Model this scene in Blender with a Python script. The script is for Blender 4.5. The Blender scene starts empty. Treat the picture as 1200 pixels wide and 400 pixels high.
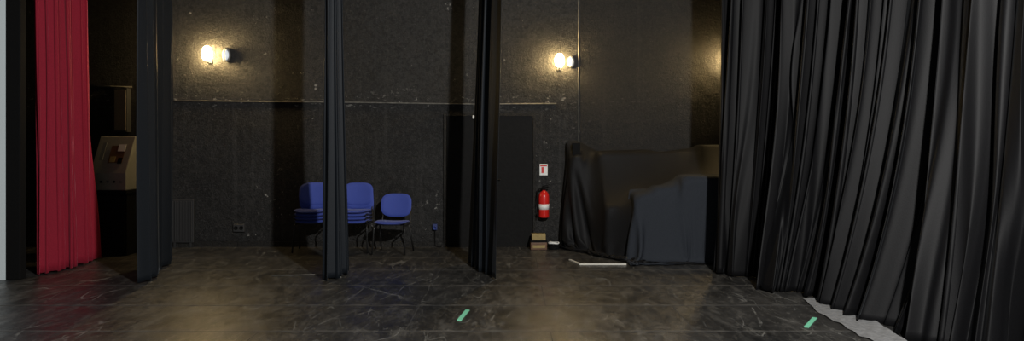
import bpy, math, random
import numpy as np
from mathutils import Vector
FPX=867.0; CH=1.6; HY=165.0
def PX(px,D): return (px-600)/FPX*D
def PZ(py,D): return CH+(HY-py)/FPX*D
def FD(py): return FPX*CH/(py-HY)
def F(px,py):
    D=FD(py); return (PX(px,D),D)
S=bpy.context.scene
COL=S.collection
# ---------------------------------------------------------------- materials
def newmat(name):
    m=bpy.data.materials.new(name); m.use_nodes=True
    nt=m.node_tree; b=nt.nodes['Principled BSDF']; return m,nt,b
def N(nt,t,**k):
    n=nt.nodes.new(t)
    for a,v in k.items(): setattr(n,a,v)
    return n
def simple(name,col,rough=0.5,metal=0,bump=0,bscale=50,var=0.0,emit=None,es=0,sheen=0,spec=0.5,sheencol=(1,1,1),srough=.4):
    m,nt,b=newmat(name)
    b.inputs['Base Color'].default_value=(*col,1); b.inputs['Roughness'].default_value=rough
    b.inputs['Metallic'].default_value=metal
    b.inputs['Specular IOR Level'].default_value=spec
    if sheen:
        b.inputs['Sheen Weight'].default_value=sheen; b.inputs['Sheen Roughness'].default_value=srough
        b.inputs['Sheen Tint'].default_value=(*sheencol,1)
    tc=N(nt,'ShaderNodeTexCoord')
    nz=N(nt,'ShaderNodeTexNoise'); nz.inputs['Scale'].default_value=bscale; nz.inputs['Detail'].default_value=5
    nt.links.new(tc.outputs['Object'],nz.inputs['Vector'])
    if var:
        r=N(nt,'ShaderNodeMix',data_type='RGBA')
        r.inputs[6].default_value=(*[c*(1-var) for c in col],1); r.inputs[7].default_value=(*[min(1,c*(1+var)) for c in col],1)
        nt.links.new(nz.outputs['Fac'],r.inputs[0]); nt.links.new(r.outputs[2],b.inputs['Base Color'])
    if bump:
        bp=N(nt,'ShaderNodeBump'); bp.inputs['Strength'].default_value=bump; bp.inputs['Distance'].default_value=0.01
        nt.links.new(nz.outputs['Fac'],bp.inputs['Height']); nt.links.new(bp.outputs['Normal'],b.inputs['Normal'])
    if emit:
        b.inputs['Emission Color'].default_value=(*emit,1); b.inputs['Emission Strength'].default_value=es
    return m
def ramp(nt,src,p0,p1,c0=(0,0,0,1),c1=(1,1,1,1)):
    r=N(nt,'ShaderNodeValToRGB'); e=r.color_ramp.elements
    e[0].position=p0;e[1].position=p1;e[0].color=c0;e[1].color=c1
    nt.links.new(src,r.inputs['Fac']); return r.outputs['Color']
def mixc(nt,fac,a,b):
    r=N(nt,'ShaderNodeMix',data_type='RGBA')
    for s,i in ((fac,0),(a,6),(b,7)):
        if hasattr(s,'links'): nt.links.new(s,r.inputs[i])
        else: r.inputs[i].default_value=s if i==0 else (*s,1)
    return r.outputs[2]
def mathn(nt,op,a,b=0.0):
    r=N(nt,'ShaderNodeMath',operation=op)
    for s,i in ((a,0),(b,1)):
        if hasattr(s,'links'): nt.links.new(s,r.inputs[i])
        else: r.inputs[i].default_value=s
    return r.outputs[0]
def noise(nt,vec,scale,detail=4,rough=.5,sc=None,dist=0,loc=None,rot=None):
    if sc or loc or rot:
        mp=N(nt,'ShaderNodeMapping'); mp.inputs['Scale'].default_value=sc or (1,1,1)
        if loc: mp.inputs['Location'].default_value=loc
        if rot: mp.inputs['Rotation'].default_value=(0,0,rot)
        nt.links.new(vec,mp.inputs['Vector']); vec=mp.outputs['Vector']
    n=N(nt,'ShaderNodeTexNoise'); n.inputs['Scale'].default_value=scale; n.inputs['Detail'].default_value=detail
    n.inputs['Roughness'].default_value=rough; n.inputs['Distortion'].default_value=dist
    nt.links.new(vec,n.inputs['Vector']); return n.outputs['Fac']

def wall_mat(name,lo,hi,upf=.45,chips=1.):
    m,nt,b=newmat(name)
    g=N(nt,'ShaderNodeNewGeometry').outputs['Position']
    sep=N(nt,'ShaderNodeSeparateXYZ'); nt.links.new(g,sep.inputs[0])
    base=mixc(nt,ramp(nt,noise(nt,g,1.5,6,.65),.38,.64),lo,hi)
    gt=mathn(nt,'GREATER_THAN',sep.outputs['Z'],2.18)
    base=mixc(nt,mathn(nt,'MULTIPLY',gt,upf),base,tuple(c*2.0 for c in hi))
    pt=ramp(nt,noise(nt,g,.55,3,.5,(1,1,.5),0,(4,0,2)),.50,.56)
    base=mixc(nt,mathn(nt,'MULTIPLY',pt,.45),base,lo)
    gr=ramp(nt,noise(nt,g,30,5,.8),.46,.64)
    base=mixc(nt,mathn(nt,'MULTIPLY',gr,.65),base,tuple(c*2.6 for c in hi))
    pits=ramp(nt,noise(nt,g,18,5,.75),.50,.58)
    base=mixc(nt,mathn(nt,'MULTIPLY',pits,.6),base,(.004,.004,.004))
    ch=ramp(nt,noise(nt,g,10,6,.7),.64,.665)
    msk=ramp(nt,noise(nt,g,1.1,2,.5),.5,.62)
    base=mixc(nt,mathn(nt,'MULTIPLY',mathn(nt,'MULTIPLY',ch,msk),.65*chips),base,(.34,.33,.30))
    dz=mathn(nt,'ABSOLUTE',mathn(nt,'SUBTRACT',sep.outputs['Z'],2.2))
    nearl=ramp(nt,dz,.0,.18,(1,1,1,1),(0,0,0,1))
    ch2=ramp(nt,noise(nt,g,14,5,.7,(.6,1,1.3)),.60,.64)
    base=mixc(nt,mathn(nt,'MULTIPLY',mathn(nt,'MULTIPLY',ch2,nearl),.6*chips),base,(.34,.33,.30))
    fl=ramp(nt,noise(nt,g,40,3,.6),.69,.72)
    base=mixc(nt,mathn(nt,'MULTIPLY',fl,.5*chips),base,(.3,.29,.26))
    dr=ramp(nt,noise(nt,g,3,3,.5,(4,4,.12)),.56,.70)
    base=mixc(nt,mathn(nt,'MULTIPLY',dr,.25),base,tuple(c*3 for c in hi))
    nt.links.new(base,b.inputs['Base Color'])
    b.inputs['Roughness'].default_value=.55; b.inputs['Specular IOR Level'].default_value=.3
    bp=N(nt,'ShaderNodeBump'); bp.inputs['Strength'].default_value=1.; bp.inputs['Distance'].default_value=.016
    h=mathn(nt,'ADD',noise(nt,g,34,6,.75),mathn(nt,'MULTIPLY',noise(nt,g,5,3),1.2))
    nt.links.new(h,bp.inputs['Height']); nt.links.new(bp.outputs['Normal'],b.inputs['Normal'])
    return m
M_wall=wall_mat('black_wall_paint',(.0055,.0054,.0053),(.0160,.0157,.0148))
M_wall_r=wall_mat('black_side_wall_paint',(.0062,.0056,.005),(.0105,.0095,.0077),.1,.15)

def floor_mat():
    m,nt,b=newmat('scuffed_black_stage_floor')
    g=N(nt,'ShaderNodeNewGeometry').outputs['Position']
    sep=N(nt,'ShaderNodeSeparateXYZ'); nt.links.new(g,sep.inputs[0])
    base=mixc(nt,ramp(nt,noise(nt,g,1.3,8,.75,(1,.5,1)),.40,.62),(.008,.008,.0078),(.036,.034,.031))
    st=ramp(nt,noise(nt,g,6,8,.82,(1,.35,1),.5),.50,.62)
    base=mixc(nt,mathn(nt,'MULTIPLY',st,.6),base,(.095,.09,.08))
    for k,(rot,sc,scale,wd,amt) in enumerate(((.3,(1,.22,1),1.6,.0030,.7),(-.5,(1,.2,1),2.2,.0030,.6),(1.2,(1,.35,1),1.3,.0022,.6),(.9,(1,.3,1),2.8,.0035,.55),(-1.1,(1,.25,1),1.0,.0018,.7))):
        n_=noise(nt,g,scale,1.5,.5,sc,.1,(3.1*k,1.7*k,0),rot)
        ln=mathn(nt,'LESS_THAN',mathn(nt,'ABSOLUTE',mathn(nt,'SUBTRACT',n_,.5)),wd)
        mk=ramp(nt,noise(nt,g,3.2,6,.8,(1,.6,1),0,(5.3*k,2.2*k,1)),.50,.60)
        base=mixc(nt,mathn(nt,'MULTIPLY',mathn(nt,'MULTIPLY',ln,mk),amt),base,(.22,.215,.195))
    sp=ramp(nt,noise(nt,g,11,8,.9,(1,.4,1)),.57,.61)
    sm2=ramp(nt,noise(nt,g,.9,4,.65),.40,.56)
    base=mixc(nt,mathn(nt,'MULTIPLY',mathn(nt,'MULTIPLY',sp,sm2),.6),base,(.23,.22,.19))
    fr=mathn(nt,'FRACT',mathn(nt,'DIVIDE',mathn(nt,'SUBTRACT',sep.outputs['Y'],.30),.98))
    seam=mathn(nt,'LESS_THAN',fr,.026)
    fr2=mathn(nt,'DIVIDE',mathn(nt,'ADD',sep.outputs['X'],.9),2.44)
    row=mathn(nt,'FLOOR',mathn(nt,'DIVIDE',mathn(nt,'SUBTRACT',sep.outputs['Y'],.30),.98))
    fr2=mathn(nt,'FRACT',mathn(nt,'ADD',fr2,mathn(nt,'MULTIPLY',row,.5)))
    seam2=mathn(nt,'LESS_THAN',fr2,.003)
    sm=mathn(nt,'MAXIMUM',seam,seam2)
    base=mixc(nt,mathn(nt,'MULTIPLY',sm,.92),base,(.004,.004,.004))
    wr=mathn(nt,'MULTIPLY',mathn(nt,'GREATER_THAN',fr,.026),mathn(nt,'LESS_THAN',fr,.055))
    wn=ramp(nt,noise(nt,g,5,4),.4,.6)
    base=mixc(nt,mathn(nt,'MULTIPLY',mathn(nt,'MULTIPLY',wr,wn),.6),base,(.15,.14,.12))
    nt.links.new(base,b.inputs['Base Color'])
    rr=ramp(nt,noise(nt,g,7,8,.85,(1,.4,1)),.40,.60,(.30,.30,.30,1),(.52,.52,.52,1))
    rr=mixc(nt,sm,rr,(.9,.9,.9))
    nt.links.new(rr,b.inputs['Roughness']); b.inputs['Specular IOR Level'].default_value=1.0
    bp=N(nt,'ShaderNodeBump'); bp.inputs['Strength'].default_value=.25; bp.inputs['Distance'].default_value=.01
    h=mathn(nt,'SUBTRACT',noise(nt,g,8,6,.75),mathn(nt,'MULTIPLY',sm,.8))
    nt.links.new(h,bp.inputs['Height']); nt.links.new(bp.outputs['Normal'],b.inputs['Normal'])
    return m
M_floor=floor_mat()
M_velvet=simple('black_velvet',(.0028,.0028,.0034),.60,bump=.08,bscale=90,var=.6,sheen=.026,spec=.18,sheencol=(.85,.92,1),srough=.3)
M_leg=simple('blue_black_velvet',(.0065,.009,.0125),.60,bump=.08,bscale=90,var=.5,sheen=.06,spec=.22,sheencol=(.8,.9,1),srough=.3)
M_red=simple('red_velvet',(.25,.010,.026),.8,bump=.2,bscale=90,var=.35,sheen=.28,spec=.2,sheencol=(1,.4,.5))
M_clothb=simple('black_dust_sheet',(.0065,.0065,.007),.65,bump=.3,bscale=60,var=.3,spec=.2)
M_clothg=simple('grey_dust_sheet',(.020,.0235,.030),.8,bump=.3,bscale=60,var=.2,spec=.2)
M_blue=simple('blue_upholstery',(.04,.07,.34),.75,bump=.3,bscale=200,var=.2,sheen=.1)
M_steel=simple('black_steel',(.03,.03,.03),.35,metal=.6)
M_chrome=simple('dull_steel',(.4,.4,.4),.35,metal=.9)
M_black=simple('matte_black',(.006,.006,.006),.8,var=.3,spec=.1)
M_door=simple('door_black_paint',(.005,.0048,.0046),.7,bump=.3,bscale=20,var=.5,spec=.16)
M_white=simple('white_plaster',(.70,.78,.80),.7,bump=.1,bscale=40)
M_ledge=simple('chipped_ledge_paint',(.12,.115,.10),.6,bump=.5,bscale=14,var=1)
M_redp=simple('extinguisher_red',(.60,.02,.015),.3)
M_lab=simple('white_label',(.75,.75,.72),.5,var=.15)
M_beige=simple('beige_metal',(.25,.245,.21),.5,var=.12,bscale=15)
M_greyp=simple('grey_plastic',(.16,.165,.17),.5)
M_wood=simple('brown_wood',(.11,.05,.02),.5,var=.5,bscale=12)
M_yel=simple('ochre_cardboard',(.30,.22,.08),.7,var=.4,bscale=20)
M_green=simple('green_marking_tape',(.20,.62,.40),.5,var=.2)
M_tape=simple('white_slat',(.58,.56,.49),.5,var=.2)
M_hem=simple('grey_lining',(.20,.20,.20),.8,bump=.5,bscale=25,var=.6)
M_bulb=simple('warm_lamp_glass',(1,.9,.7),.3,emit=(1,.70,.31),es=215)
M_bulk=simple('cool_lamp_glass',(.6,.65,.7),.2,emit=(.80,.86,.9),es=.5)
# ---------------------------------------------------------------- mesh helpers
def mkobj(name,verts,faces,mat,parent=None,smooth=False):
    me=bpy.data.meshes.new(name); me.from_pydata([tuple(v) for v in verts],[],faces); me.update()
    if smooth:
        for p in me.polygons: p.use_smooth=True
    o=bpy.data.objects.new(name,me); COL.objects.link(o)
    if mat: me.materials.append(mat)
    if parent: o.parent=parent
    return o
def empty(name,loc=(0,0,0),rot=0):
    e=bpy.data.objects.new(name,None); COL.objects.link(e); e.location=loc; e.rotation_euler[2]=rot; e.empty_display_size=.1; return e
def box(name,c,s,mat,parent=None,bevel=0,rot=None):
    x,y,z=[a/2 for a in s]
    v=[(sx*x,sy*y,sz*z) for sx in(-1,1) for sy in(-1,1) for sz in(-1,1)]
    f=[(0,1,3,2),(4,6,7,5),(0,4,5,1),(2,3,7,6),(0,2,6,4),(1,5,7,3)]
    o=mkobj(name,v,f,mat,parent); o.location=c
    if rot: o.rotation_euler=rot
    if bevel:
        m=o.modifiers.new('b','BEVEL'); m.width=bevel; m.segments=3
    return o
def lathe(name,prof,mat,parent=None,loc=(0,0,0),seg=32,rot=None,scale=None):
    v=[];f=[]
    for r,z in prof:
        for i in range(seg):
            a=2*math.pi*i/seg; v.append((r*math.cos(a),r*math.sin(a),z))
    n=len(prof)
    for j in range(n-1):
        for i in range(seg):
            k=(i+1)%seg; f.append((j*seg+i,j*seg+k,(j+1)*seg+k,(j+1)*seg+i))
    f.append(tuple(range(seg))[::-1]); f.append(tuple((n-1)*seg+i for i in range(seg)))
    o=mkobj(name,v,f,mat,parent,True); o.location=loc
    if rot:o.rotation_euler=rot
    if scale:o.scale=scale
    return o
def tube(name,pts,r,mat,parent=None,cyc=False,smooth=True):
    P=[Vector(p) for p in pts]; Q=[]
    for i,p in enumerate(P):
        if smooth and 0<i<len(P)-1:
            a=P[i-1]-p; c=P[i+1]-p; d=min(.05,a.length*.4,c.length*.4)
            a=p+a.normalized()*d; c=p+c.normalized()*d
            for t in (0,.25,.5,.75,1): Q.append((1-t)**2*a+2*t*(1-t)*p+t*t*c)
        else: Q.append(p)
    if cyc: Q.append(Q[0])
    seg=10; v=[];f=[]
    n=len(Q); up=None
    for i,q in enumerate(Q):
        t=(Q[min(i+1,n-1)]-Q[max(i-1,0)])
        if cyc and i in (0,n-1): t=Q[1]-Q[n-2]
        t.normalize()
        if up is None: up=Vector((0,0,1)) if abs(t.z)<.9 else Vector((0,1,0))
        s=t.cross(up); 
        if s.length<1e-4: s=t.cross(Vector((1,0,0)))
        s.normalize(); up=s.cross(t).normalized()
        for k in range(seg):
            a=2*math.pi*k/seg; v.append(q+s*math.cos(a)*r+up*math.sin(a)*r)
    for i in range(n-1):
        for k in range(seg):
            l=(k+1)%seg; f.append((i*seg+k,i*seg+l,(i+1)*seg+l,(i+1)*seg+k))
    f.append(tuple(range(seg))[::-1]); f.append(tuple((n-1)*seg+k for k in range(seg)))
    return mkobj(name,v,f,mat,parent,True)
def pad(name,w,h,t,mat,parent,loc,rot=(0,0,0),bend=0.0,dish=0.0,n=20,e=4.5):
    v=[];f=[]
    for s in (1,-1):
        for j in range(n+1):
            for i in range(n+1):
                a=2*i/n-1;b=2*j/n-1
                m=max(abs(a),abs(b)); L=(abs(a)**e+abs(b)**e)**(1/e) if m>0 else 1
                k=m/L if m>0 else 1
                x=a*k;y=b*k
                z=s*t/2*(1-m**6)**.5*1.0 if m<1 else 0
                v.append((x*w/2,y*h/2,z+bend*x*x+dish*y*y))
    N1=(n+1)**2
    for j in range(n):
        for i in range(n):
            q=j*(n+1)+i; a=(q,q+1,q+n+2,q+n+1)
            f.append(a); f.append(tuple(x+N1 for x in a[::-1]))
    o=mkobj(name,v,f,mat,parent,True); o.location=loc; o.rotation_euler=rot; return o
# ---------------------------------------------------------------- room shell
WB=11.15
box('floor',(0,5.3,-.05),(24,14.6,.1),M_floor)
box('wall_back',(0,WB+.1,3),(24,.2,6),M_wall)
box('wall_right',(6.6,7.5,3),(.2,7.3,6),M_wall_r)
box('wall_left',(-8.1,9.9,3),(.2,2.5,6),M_wall_r)
box('ceiling',(0,8.2,6.05),(24,6.2,.1),M_black)
D0=8.5
xw=PX(7,D0); xb=PX(31,D0+.1)
box('wall_left_white_return',((xw-9)/2,D0+.1,3),(xw+9,.2,6),M_white)
box('trim_proscenium_edge',((xw+xb)/2,D0+.045,3),(xb-xw,.11,6),M_black,bevel=.01)
zl=PZ(120,WB)
tube('trim_wall_ledge',[(PX(198,WB),WB-.012,zl+.02),(PX(400,WB),WB-.012,zl),(PX(560,WB),WB-.012,zl-.03),(PX(652,WB),WB-.012,zl-.02)],.011,M_ledge)
tube('trim_vertical_conduit',[(PX(678,WB),WB-.012,1.2),(PX(678,WB),WB-.012,5.9)],.011,M_ledge)
box('trim_wall_panel',((PX(680,WB)+4.6)/2,WB-.006,3),(4.6-PX(680,WB),.02,6),M_wall_r)
box('baseboard_back',(-1.5,WB-.012,.04),(13,.024,.08),M_wall_r)
# ---------------------------------------------------------------- door
d=empty('door_1',(PX(574,WB),WB,0))
zt=PZ(136,WB)
w=(PX(625,WB)-PX(524,WB))
box('leaf_left',(-w/4,-.02,zt/2),(w/2-.012,.04,zt),M_door,d,.004)
box('leaf_right',(w/4,-.02,zt/2),(w/2-.012,.04,zt),M_door,d,.004)
box('jamb_left',(-w/2-.02,-.025,zt/2),(.04,.05,zt),M_wall_r,d)
box('jamb_right',(w/2+.02,-.025,zt/2),(.04,.05,zt),M_wall_r,d)
box('lintel',(0,-.025,zt+.02),(w+.08,.05,.04),M_wall_r,d)
tube('handle',[(.05,-.04,1.02),(.05,-.09,1.02),(.16,-.09,1.02)],.009,M_steel,d)
box('exit_contact',(PX(556,WB)-PX(574,WB),-.07,zt-.02),(.05,.03,.05),M_lab,d,.004)
# ---------------------------------------------------------------- curtains
def resample(path,u):
    P=np.array(path,float)
    seg=np.r_[0,np.cumsum(np.linalg.norm(np.diff(P,axis=0),axis=1))]; seg/=seg[-1]
    return np.c_[np.interp(u,seg,P[:,0]),np.interp(u,seg,P[:,1])]
def smooth1(a,k):
    if k<2: return a
    ker=np.hanning(k+2)[1:-1]; ker/=ker.sum()
    return np.convolve(np.pad(a,(k,k),'edge'),ker,'same')[k:-k]
def n2(r,uu,vv,ku,kv):
    G=r
    x=np.clip(uu,0,.9999)*ku; i=x.astype(int); fx=x-i; fx=fx*fx*(3-2*fx)
    y=min(vv,.9999)*kv; j=int(y); fy=y-j; fy=fy*fy*(3-2*fy)
    a=G[i,j]*(1-fx)+G[i+1,j]*fx; b=G[i,j+1]*(1-fx)+G[i+1,j+1]*fx
    return a*(1-fy)+b*fy
def curtain(name,top,bot,zt,zb,folds,at,ab,mat,seed,p=1.3,nv=80,per=26,sharp=.35,irr=.8,wvar=0.):
    r=np.random.RandomState(seed)
    nu=folds*per; u=np.linspace(0,1,nu)
    wid=r.uniform(.35,1.9,folds+1)
    if wvar: wid=.45+2.6*r.uniform(0,1,folds+1)**2.2
    ws=np.interp(u,np.linspace(0,1,folds+1),wid); ph=np.cumsum(1/ws if wvar else ws); ph=ph/ph[-1]*folds
    ampf=np.interp(ph,np.arange(folds+1),r.uniform(.35,1.3,folds+1))
    if wvar:
        wl=1/np.gradient(ph); wl/=wl.mean(); ampf=ampf*np.clip(wl**.7,.45,1.6)
    k1=folds*2; k2=folds*4
    G1=r.uniform(-1,1,(k1+2,3)); G2=r.uniform(-1,1,(k2+2,4)); G3=r.uniform(-1,1,(folds//2+3,3)); G4=r.uniform(-1,1,(folds+2,4))
    T=resample(top,u); B=resample(bot,u)
    for A in (T,B):
        for c in (0,1): A[:,c]=smooth1(A[:,c],max(3,nu//12))
    V=[]
    for j in range(nv):
        v=j/(nv-1); w=v**p
        C=T*(1-w)+B*w
        tg=np.gradient(C,axis=0); tg/=np.linalg.norm(tg,axis=1)[:,None]+1e-9
        tg[:,0]=smooth1(tg[:,0],nu//6); tg[:,1]=smooth1(tg[:,1],nu//6); tg/=np.linalg.norm(tg,axis=1)[:,None]+1e-9
        nr=np.c_[tg[:,1],-tg[:,0]]
        am=(at*(1-v)+ab*v)
        s=2*np.pi*(ph+(.3+.35*wvar)*v*n2(G4,u,v,folds,2))
        f=ampf*np.sin(s)+irr*.7*n2(G1,u,v,k1,1)+irr*.35*n2(G2,u,v,k2,2)*(.4+.8*v)+.7*irr*n2(G3,u,v,folds//2+1,1)
        t=sharp*np.sin(2*s)*ampf
        Q=C+nr*(am*f)[:,None]+tg*(am*t)[:,None]
        zz=np.full(nu,zt+(zb-zt)*v)
        zz+= (v**8)*.012*np.sin(s+1)
        V.append(np.c_[Q,np.maximum(zz,.004)])
    V=np.concatenate(V)
    Fc=[(j*nu+i,j*nu+i+1,(j+1)*nu+i+1,(j+1)*nu+i) for j in range(nv-1) for i in range(nu-1)]
    o=mkobj(name,V,Fc,mat,None,True)
    m=o.modifiers.new('thick','SOLIDIFY'); m.thickness=.004; m.offset=0
    return o
def W(px,D): return (PX(px,D),D)
ZT=5.6
curtain('red_stage_curtain',[W(40,8.85),W(76,9.4),W(103,9.95)],[W(41,8.75),W(84,9.3),W(117,9.9)],ZT,.015,9,.08,.09,M_red,3,nv=50,irr=.5)
curtain('stage_leg_curtain',[W(159,8.2),W(176,8.7),W(200,9.9)],[W(167,8.25),W(180,8.6),W(198,9.9)],ZT,.012,6,.08,.06,M_leg,5,irr=.5)
curtain('stage_leg_curtain',[W(383,8.4),W(391,8.7),W(399,8.95)],[W(382,8.4),W(393,8.6),W(403,8.95)],ZT,.012,4,.06,.09,M_leg,8,irr=.5)
curtain('stage_leg_curtain',[W(586,8.5),W(579,9.0),W(569,9.7)],[W(583,8.5),W(573,8.9),W(553,9.7)],ZT,.012,5,.06,.08,M_leg,11,irr=.5)
curtain('black_velvet_drape',[W(848,9.2),W(900,8.8),W(965,8.3)],[W(842,9.0),W(870,8.75),W(908,8.45)],ZT,.01,7,.09,.10,M_velvet,21,p=1.5,irr=.9,wvar=1,per=34)
curtain('black_velvet_drape',[W(925,8.4),W(990,7.9),W(1060,7.3)],[W(888,7.95),W(925,7.8),W(968,7.5)],ZT,.006,7,.10,.11,M_velvet,22,p=2.4,irr=.9,wvar=1,per=34)
curtain('black_velvet_drape',[W(1010,7.5),W(1090,6.9),W(1190,6.1)],[W(967,7.35),W(1010,6.6),W(1058,6.05)],ZT,.006,7,.11,.12,M_velvet,23,p=2.6,irr=.9,wvar=1,per=34)
curtain('black_velvet_drape',[W(1120,6.5),W(1200,5.9),W(1400,5.0)],[W(1067,6.0),W(1117,5.6),W(1340,4.9)],ZT,.006,8,.11,.12,M_velvet,27,p=2.0,irr=.9,wvar=1,per=34)
pts_o=[(940,351),(955,364),(980,379),(1005,393),(1030,404)]
pts_i=[(966,351),(990,361),(1015,372),(1040,388),(1065,404)]
v=[];f=[]
n=40;mm=8
for i in range(n+1):
    t=i/n*4; k=min(3,int(t)); q=t-k
    a=[pts_o[k][c]*(1-q)+pts_o[k+1][c]*q for c in(0,1)]; b=[pts_i[k][c]*(1-q)+pts_i[k+1][c]*q for c in(0,1)]
    a=F(*a); b=F(*b)
    wob=.012*math.sin(i*.35)+.006*math.sin(i*.9+1)
    for j in range(mm+1):
        s=j/mm; v.append((a[0]*(1-s)+b[0]*s+wob*(1-s),a[1]*(1-s)+b[1]*s+wob*(1-s),.006+.008*abs(math.sin(i*.5+j*.6))+.01*s))
for i in range(n):
    for j in range(mm):
        q=i*(mm+1)+j; f.append((q,q+1,q+mm+2,q+mm+1))
o=mkobj('curtain_lining_on_floor',v,f,M_hem,None,True)
m=o.modifiers.new('s','SUBSURF'); m.levels=1; m.render_levels=1
# ---------------------------------------------------------------- draped pianos
def drape(name,x0_,x1_,y0_,y1_,sp,z0,boxes,mat,steps=240,iters=10,off=.02,seed=1,pinz=None,fric=.5,shear=0.0,planes=()):
    w=x1_-x0_;h=y1_-y0_
    nx=int(w/sp)+1; ny=int(h/sp)+1
    gx,gy=np.meshgrid(np.linspace(x0_,x1_,nx),np.linspace(y0_,y1_,ny))
    P=np.stack([gx+shear*(gy-y1_),gy,np.full_like(gx,z0)],-1)
    rs=np.random.RandomState(seed); P[...,2]+=rs.uniform(0,.02,gx.shape)
    dt=1/60.
    dx=w/(nx-1); dy=h/(ny-1)*math.hypot(1,shear); 
    d1=math.hypot(dx+ shear*h/(ny-1),h/(ny-1)); d2=math.hypot(dx-shear*h/(ny-1),h/(ny-1))
    pin=None
    if pinz is not None:
        pin=P[-1].copy(); pin[:,2]=np.interp(pin[:,0],[a for a,_ in pinz],[b for _,b in pinz])
        pm=(pin[:,0]>pinz[0][0])
        P[-1][pm]=pin[pm]
    Q=P.copy()
    def con(A,B,L,k=1.):
        d=B-A; l=np.sqrt((d*d).sum(-1,keepdims=True))+1e-9; e=d*(.5*k*(l-L)/l); A+=e; B-=e
    for st in range(steps):
        V=(P-Q)*.98; V=np.clip(V,-.04,.04)
        Q=P.copy(); P=P+V; P[...,2]-=9.8*dt*dt
        P0=Q.copy()
        for it in range(iters):
            for o_ in (0,1):
                A=P[:,o_:-1:2]; B=P[:,o_+1::2]; m_=min(A.shape[1],B.shape[1]); con(A[:,:m_],B[:,:m_],dx)
                A=P[o_:-1:2]; B=P[o_+1::2]; m_=min(A.shape[0],B.shape[0]); con(A[:m_],B[:m_],dy)
                A=P[o_:-1:2,:-1]; B=P[o_+1::2,1:]; m_=min(A.shape[0],B.shape[0]); con(A[:m_],B[:m_],d1,.3)
                A=P[o_:-1:2,1:]; B=P[o_+1::2,:-1]; m_=min(A.shape[0],B.shape[0]); con(A[:m_],B[:m_],d2,.3)
            if pin is not None: P[-1][pm]=pin[pm]
            if it%2==1 or it==iters-1:
                for (x0,x1,y0,y1,zt_) in boxes:
                    lo=np.array([x0-off,y0-off,-1.]); hi=np.array([x1+off,y1+off,zt_+off])
                    ins=((P>lo)&(P<hi)).all(-1)
                    if not ins.any(): continue
                    p=P[ins]; q0=P0[ins]; dl=p-lo; dh=hi-p; dl[:,2]=9
                    al=np.concatenate([dl,dh],1); k=al.argmin(1)
                    for q in range(6):
                        mk=k==q
                        if q<3: p[mk,q]=lo[q]
                        else: p[mk,q-3]=hi[q-3]
                    mk=k==5
                    p[mk,:2]=p[mk,:2]*(1-fric)+q0[mk,:2]*fric
                    P[ins]=p; Q[ins]=Q[ins]*.2+p*.8
                g_=min(1,st/90.)
                for (a_,b_,c_) in planes:
                    cc=c_-(1-g_)*1.4
                    dd=cc-(P[...,0]*a_+P[...,1]*b_); mk=dd>0
                    if mk.any():
                        P[...,0][mk]+=a_*dd[mk]*.5; P[...,1][mk]+=b_*dd[mk]*.5
                fl=P[...,2]<.012
                P[...,2][fl]=.012; Q[fl]=Q[fl]*.5+P[fl]*.5
                bk=P[...,1]>WB-.06; P[...,1][bk]=WB-.06
    V=P.reshape(-1,3)
    Fc=[(j*nx+i,j*nx+i+1,(j+1)*nx+i+1,(j+1)*nx+i) for j in range(ny-1) for i in range(nx-1)]
    ob=mkobj(name,V,Fc,mat,None,True)
    m=ob.modifiers.new('s','SUBSURF'); m.levels=1; m.render_levels=1
    return ob
A_=(PX(700,10.9),3.4,10.72,10.98,1.42)
A2=(PX(668,10.9),PX(682,10.9),10.8,10.93,1.58)
A3=(PX(815,10.9),3.4,10.6,10.98,1.52)
B1=(PX(746,9.9),PX(775,9.9),9.80,10.15,.84)
B2=(PX(800,9.9),3.3,9.75,10.2,1.08)
B3=(PX(768,9.9),PX(802,9.9),9.82,10.1,.94)
C_=(1.29,1.62,10.12,10.45,.70)
bod=[A_,A2,A3,B1,B2,B3,C_]
pe=empty('covered_upright_piano')
dn=math.hypot(1,1.57)
cl=drape('black_dust_sheet',-.6,3.7,8.6,11.03,.04,1.8,bod,M_clothb,pinz=[(.80,1.6),(.98,1.6),(1.25,1.45),(2.0,1.47),(2.2,1.43),(3.0,1.54),(3.7,1.54)],
   planes=((1,0,.66),(1.57/dn,1/dn,12.0/dn),(0,1,9.45)),steps=300)
cl.parent=pe
cg=drape('grey_dust_sheet',.75,3.6,8.75,10.15,.034,1.3,[B1,B2,B3,C_],M_clothg,off=.055,seed=5,pinz=[(1.60,.93),(1.95,.95),(2.35,1.14),(3.7,1.17)],shear=.2,planes=((0,1,9.36),(1,0,1.45)))
cg.parent=pe
for nm,b_ in zip(('piano_case','lid_end','piano_case_end','keyboard_body','keyboard_body_high','keyboard_body_mid','bench'),bod):
    box(nm,((b_[0]+b_[1])/2,(b_[2]+b_[3])/2,b_[4]/2),(b_[1]-b_[0]-.06,b_[3]-b_[2]-.06,b_[4]-.03),M_black,pe)
# ---------------------------------------------------------------- chairs
def chair_parts(par,z,k,legs=True,dy=0):
    pad('seat_%d'%k,.46,.44,.05,M_blue,par,(0,dy,.44+z),(math.radians(-3),0,0),bend=.015,dish=-.012)
    pad('backrest_%d'%k,.45,.34,.045,M_blue,par,(0,.235+dy,.665+z),(math.radians(80),0,0),bend=.045,e=3.2)
    for sx in (-1,1):
        x=sx*.215
        tube('frame_%d_%s'%(k,'l' if sx<0 else 'r'),[(x*1.1,-.21+dy,.01) if legs else (x,-.19+dy,.40+z),(x,-.17+dy,.405+z),(x*.98,.19+dy,.405+z),(x*.9,.27+dy,.72+z)],.011,M_steel,par)
        if legs: tube('rear_leg_%d_%s'%(k,'l' if sx<0 else 'r'),[(x,.10+dy,.41+z),(x*1.12,.25+dy,.01)],.011,M_steel,par)
    tube('crossbar_%d'%k,[(-.21,.0+dy,.405+z),(.21,.0+dy,.405+z)],.009,M_steel,par)
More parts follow.
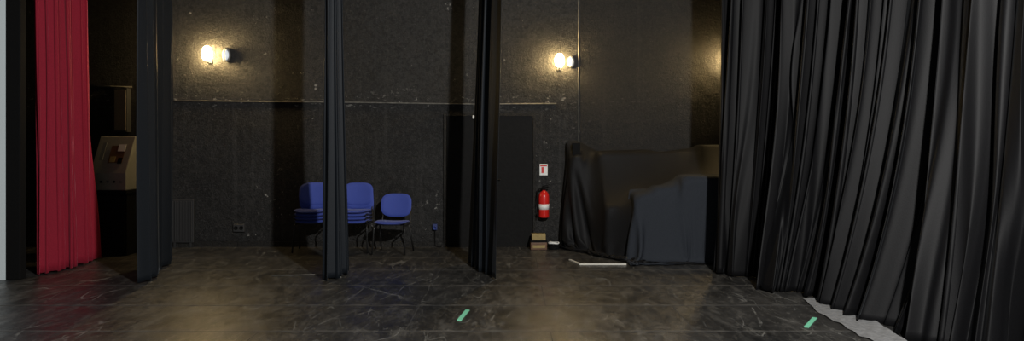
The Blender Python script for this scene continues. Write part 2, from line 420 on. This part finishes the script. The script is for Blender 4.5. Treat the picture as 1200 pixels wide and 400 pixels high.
def stack(name,px,D,n,rot=0):
    e=empty(name,(PX(px,D),D,0),rot)
    for k in range(n): chair_parts(e,k*.05,k,True if k==0 else False,dy=-.012*k)
    return e
stack('stacked_chairs',366,10.68,4,.05)
stack('stacked_chairs',416,10.66,4,-.06)
stack('blue_chair',460,10.5,1,-.12)
# ---------------------------------------------------------------- lamps
def walllamp(px,py,s=1.):
    e=empty('wall_lamp',(PX(px,WB),WB,PZ(py,WB)))
    pr=[(.001,-.13),(.045,-.122),(.075,-.09),(.092,-.04),(.095,.01),(.085,.06),(.06,.105),(.03,.125),(.001,.13)]
    lathe('glass_globe',[(a*s*.80,b*s*.86) for a,b in pr],M_bulb,e,(0,-.14,0))
    lathe('collar',[(.022,0),(.026,.01),(.026,.02),(.02,.025)],M_chrome,e,(0,-.14,-.132*s))
    box('backplate',(0,-.011,-.10),(.06,.02,.08),M_steel,e,.006)
    tube('arm',[(0,-.01,-.125),(0,-.14,-.129*s)],.007,M_chrome,e)
def bulkhead(px,py,s=1.):
    e=empty('bulkhead_light',(PX(px,WB),WB-.001,PZ(py,WB)))
    R=(math.radians(90),0,0)
    lathe('base_ring',[(.085,0),(.088,.03),(.075,.045),(.065,.045)],M_greyp,e,rot=R,scale=(.72*s,1.2*s,1))
    lathe('lens',[(.066,.035),(.06,.06),(.04,.08),(.015,.09),(.001,.091)],M_bulk,e,rot=R,scale=(.72*s,1.2*s,1))
    tube('guard_bar',[(0,-.05,.10*s),(0,-.1,.05*s),(0,-.1,-.05*s),(0,-.05,-.10*s)],.006,M_greyp,e)
walllamp(247,64); bulkhead(266,65)
walllamp(655,72,.9); bulkhead(669,73,.85)
walllamp(856,70,.9)
# ---------------------------------------------------------------- fire extinguisher
X=PX(637,WB)
e=empty('fire_extinguisher',(X,WB-.12,PZ(254,WB)))
lathe('cylinder',[(.07,0),(.078,.015),(.078,.31),(.07,.35),(.045,.385),(.025,.395),(.025,.41)],M_redp,e)
lathe('label',[(.0785,.12),(.0785,.20)],M_lab,e)
lathe('valve',[(.02,.40),(.028,.41),(.028,.45),(.015,.46)],M_black,e)
box('lever',(.03,0,.475),(.12,.025,.012),M_black,e,.003,rot=(0,-.25,0))
box('carry_handle',(.03,0,.445),(.11,.022,.01),M_black,e,.003)
tube('hose',[(-.02,0,.43),(-.09,-.01,.42),(-.11,-.02,.25),(-.095,-.03,.06)],.011,M_black,e)
lathe('nozzle',[(.012,0),(.018,.05),(.012,.08)],M_black,e,(-.095,-.03,.0))
box('bracket',(0,.1,.25),(.05,.04,.25),M_steel,e)
e=empty('fire_safety_sign',(X,WB,PZ(199,WB)))
box('plate',(0,-.01,0),(.12,.012,.17),M_lab,e,.003)
box('pictogram',(-.015,-.018,-.005),(.035,.006,.09),M_redp,e)
box('header',(0,-.018,.06),(.1,.006,.02),M_redp,e)
D=10.9
e=empty('small_toolbox',(PX(631,D),D,0),.05)
box('case',(0,0,.055),(.24,.16,.11),M_wood,e,.008); box('lid',(0,0,.125),(.25,.17,.03),M_black,e,.006)
box('upper_carton',(.0,0,.185),(.20,.14,.09),M_yel,e,.004); box('strip',(0,-.083,.05),(.18,.006,.04),M_yel,e)
e=empty('cable_bundle',(PX(649,D),D,0))
for i in range(5):
    pts=[(.075*math.cos(t*2*math.pi/20),.07*math.sin(t*2*math.pi/20),.012+.02*i+.004*math.sin(t)) for t in range(20)]
    tube('loop_%d'%i,pts,.01,M_black if i!=4 else M_lab,e,cyc=True,smooth=False)
D=WB
xr0,xr1=PX(203,D),PX(229,D); zr=PZ(233,D)
e=empty('wall_radiator',((xr0+xr1)/2,WB,0))
M_rad=simple('radiator_black_paint',(.022,.022,.022),.6)
box('panel',(0,-.05,zr/2+.03),(xr1-xr0,.04,zr-.08),M_rad,e,.006)
for i in range(8): box('fin_%d'%i,((i-3.5)*(xr1-xr0)/8.4,-.078,zr/2+.03),(.016,.02,zr-.13),M_rad,e,.005)
box('foot_l',(-.12,-.03,.04),(.03,.06,.08),M_rad,e); box('foot_r',(.12,-.03,.04),(.03,.06,.08),M_rad,e)
e=empty('socket_box',(PX(281,WB),WB,PZ(267,WB)))
box('plate',(0,-.025,0),(.17,.05,.12),M_greyp,e,.01).data.materials[0]=simple('dark_plastic',(.035,.035,.035),.4)
for sx in(-1,1): lathe('outlet_%d'%sx,[(.03,0),(.03,.006),(.022,.006),(.02,.001)],M_black,e,(sx*.04,-.05,0),rot=(math.radians(90),0,0))
e=empty('blue_power_connector',(PX(510,WB),WB,PZ(266,WB)))
zc_=PZ(266,WB)
box('housing',(0,-.025,0),(.07,.05,.09),M_greyp,e,.008).data.materials[0]=simple('blue_plastic',(.02,.035,.14),.5)
lathe('collar',[(.026,0),(.028,.03),(.022,.03),(.02,.01)],simple('blue_plastic_b',(.02,.04,.18),.5),e,(0,-.05,-.01),rot=(math.radians(90),0,0))
tube('lead',[(0,-.03,-.03),(0,-.035,-zc_+.012),(.1,-.08,-zc_+.01)],.008,M_black,e)
# ---------------------------------------------------------------- console left
D=10.5
x0,x1=PX(117,D),PX(158,D); cx=(x0+x1)/2; wdt=x1-x0
zb=PZ(222,D); zt_=PZ(160,D)
e=empty('lighting_control_desk',(cx,D,0))
v=[(-wdt/2,-.25,zb),(-wdt/2,.2,zb),(-wdt/2,.2,zt_),(-wdt/2,.02,zt_),(-wdt/2,-.25,zb+.24)]
v+= [(-a[0],a[1],a[2]) for a in v]
f=[(0,1,2,3,4),(9,8,7,6,5),(0,5,6,1),(1,6,7,2),(2,7,8,3),(3,8,9,4),(4,9,5,0)]
o=mkobj('housing',v,f,M_beige,e); m=o.modifiers.new('b','BEVEL'); m.width=.01; m.segments=2
sl=math.atan2(zt_-zb-.24,.27)
for k,(x,y,w_,h_,mt) in enumerate(((.06,0,.20,.30,M_wood),(.11,.10,.10,.12,M_lab),(.02,-.08,.07,.10,M_yel),(.13,-.1,.06,.10,M_black),(-.14,.05,.05,.3,M_greyp))):
    cy=-.115+y*math.cos(sl); cz=(zb+.24+zt_)/2+y*math.sin(sl)
    box('sheet_%d'%k,(x,cy-.006-.004*k,cz+.004),(w_,h_*.9,.006),mt,e,rot=(sl,0,0))
for i in range(5): lathe('knob_%d'%i,[(.016,0),(.014,.02),(.001,.022)],M_black if i%2 else M_greyp,e,(-.18+i*.09,-.25,zb+.12),rot=(math.radians(90),0,0),seg=16)
box('stand_top',(0,-.02,zb-.02),(wdt+.04,.5,.04),M_black,e,.005)
box('stand_cabinet',(0,-.01,(zb-.04)/2),(wdt,.42,zb-.04),M_black,e,.006)
box('stand_door',(0,-.226,(zb-.04)/2+.02),(wdt-.06,.012,zb-.16),M_door,e,.003)
e=empty('wall_cabinet',(PX(146,WB),WB,0))
za,zc=PZ(155,WB),PZ(104,WB)
box('body',(0,-.06,(za+zc)/2),(.20,.12,zc-za),M_rad,e,.006); box('door_panel',(0,-.125,(za+zc)/2),(.17,.012,zc-za-.05),simple('dark_brown_panel',(.12,.10,.075),.5,var=.3),e,.003)
tube('trim_shelf_pipe',[(PX(110,WB),WB-.012,PZ(101,WB)),(PX(155,WB),WB-.012,PZ(102,WB))],.012,M_ledge)
# ---------------------------------------------------------------- floor markings
def strip(name,a,b,w,mat,z=.003,h=.003):
    a=Vector(F(*a));b=Vector(F(*b)); d_=b-a; c=(a+b)/2
    box(name,(c.x,c.y,z),(d_.length,w,h*2),mat,rot=(0,0,math.atan2(d_.y,d_.x)))
strip('green_tape_mark',(538,376),(548,364),.04,M_green)
strip('green_tape_mark',(945,384),(955,373),.04,M_green)
e=empty('white_floor_frame')
a=F(668,306);b=F(680,311);c=F(733,311)
def slat(n,a,b):
    a=Vector(a);b=Vector(b);d_=b-a;c_=(a+b)/2
    box(n,(c_.x,c_.y,.012),(d_.length+.02,.03,.02),M_tape,e,.003,rot=(0,0,math.atan2(d_.y,d_.x)))
slat('short_slat',a,b); slat('long_slat',b,c)
tube('floor_cable',[(*F(318,324),.008),(*F(345,323.5),.008),(*F(376,322.5),.008),(*F(400,326),.008)],.006,M_ledge)
# ---------------------------------------------------------------- lights
def spot(name,loc,tgt,P,ang,col,rad,blend=.6):
    l=bpy.data.lights.new(name,'SPOT'); l.energy=P; l.spot_size=math.radians(ang); l.spot_blend=blend; l.color=col; l.shadow_soft_size=rad
    o=bpy.data.objects.new(name,l); COL.objects.link(o); o.location=loc
    o.rotation_euler=(Vector(tgt)-Vector(loc)).to_track_quat('-Z','Y').to_euler()
spot('house_light',(2.0,.85,4.3),(-2.2,10,1.8),2600,115,(1,.98,.95),.12,.4)
wd=bpy.data.worlds.new('W'); S.world=wd; wd.use_nodes=True
wd.node_tree.nodes['Background'].inputs[0].default_value=(.88,.94,1,1); wd.node_tree.nodes['Background'].inputs[1].default_value=.10
# ---------------------------------------------------------------- camera
c=bpy.data.cameras.new('camera'); co=bpy.data.objects.new('camera',c); COL.objects.link(co)
co.location=(0,0,CH); co.rotation_euler=(math.radians(90),0,0)
c.sensor_width=36; c.lens=FPX/1200*36; c.shift_y=-(200-HY)/1200; c.clip_end=100
S.camera=co
S.view_settings.view_transform='Standard'
S.view_settings.look='None'
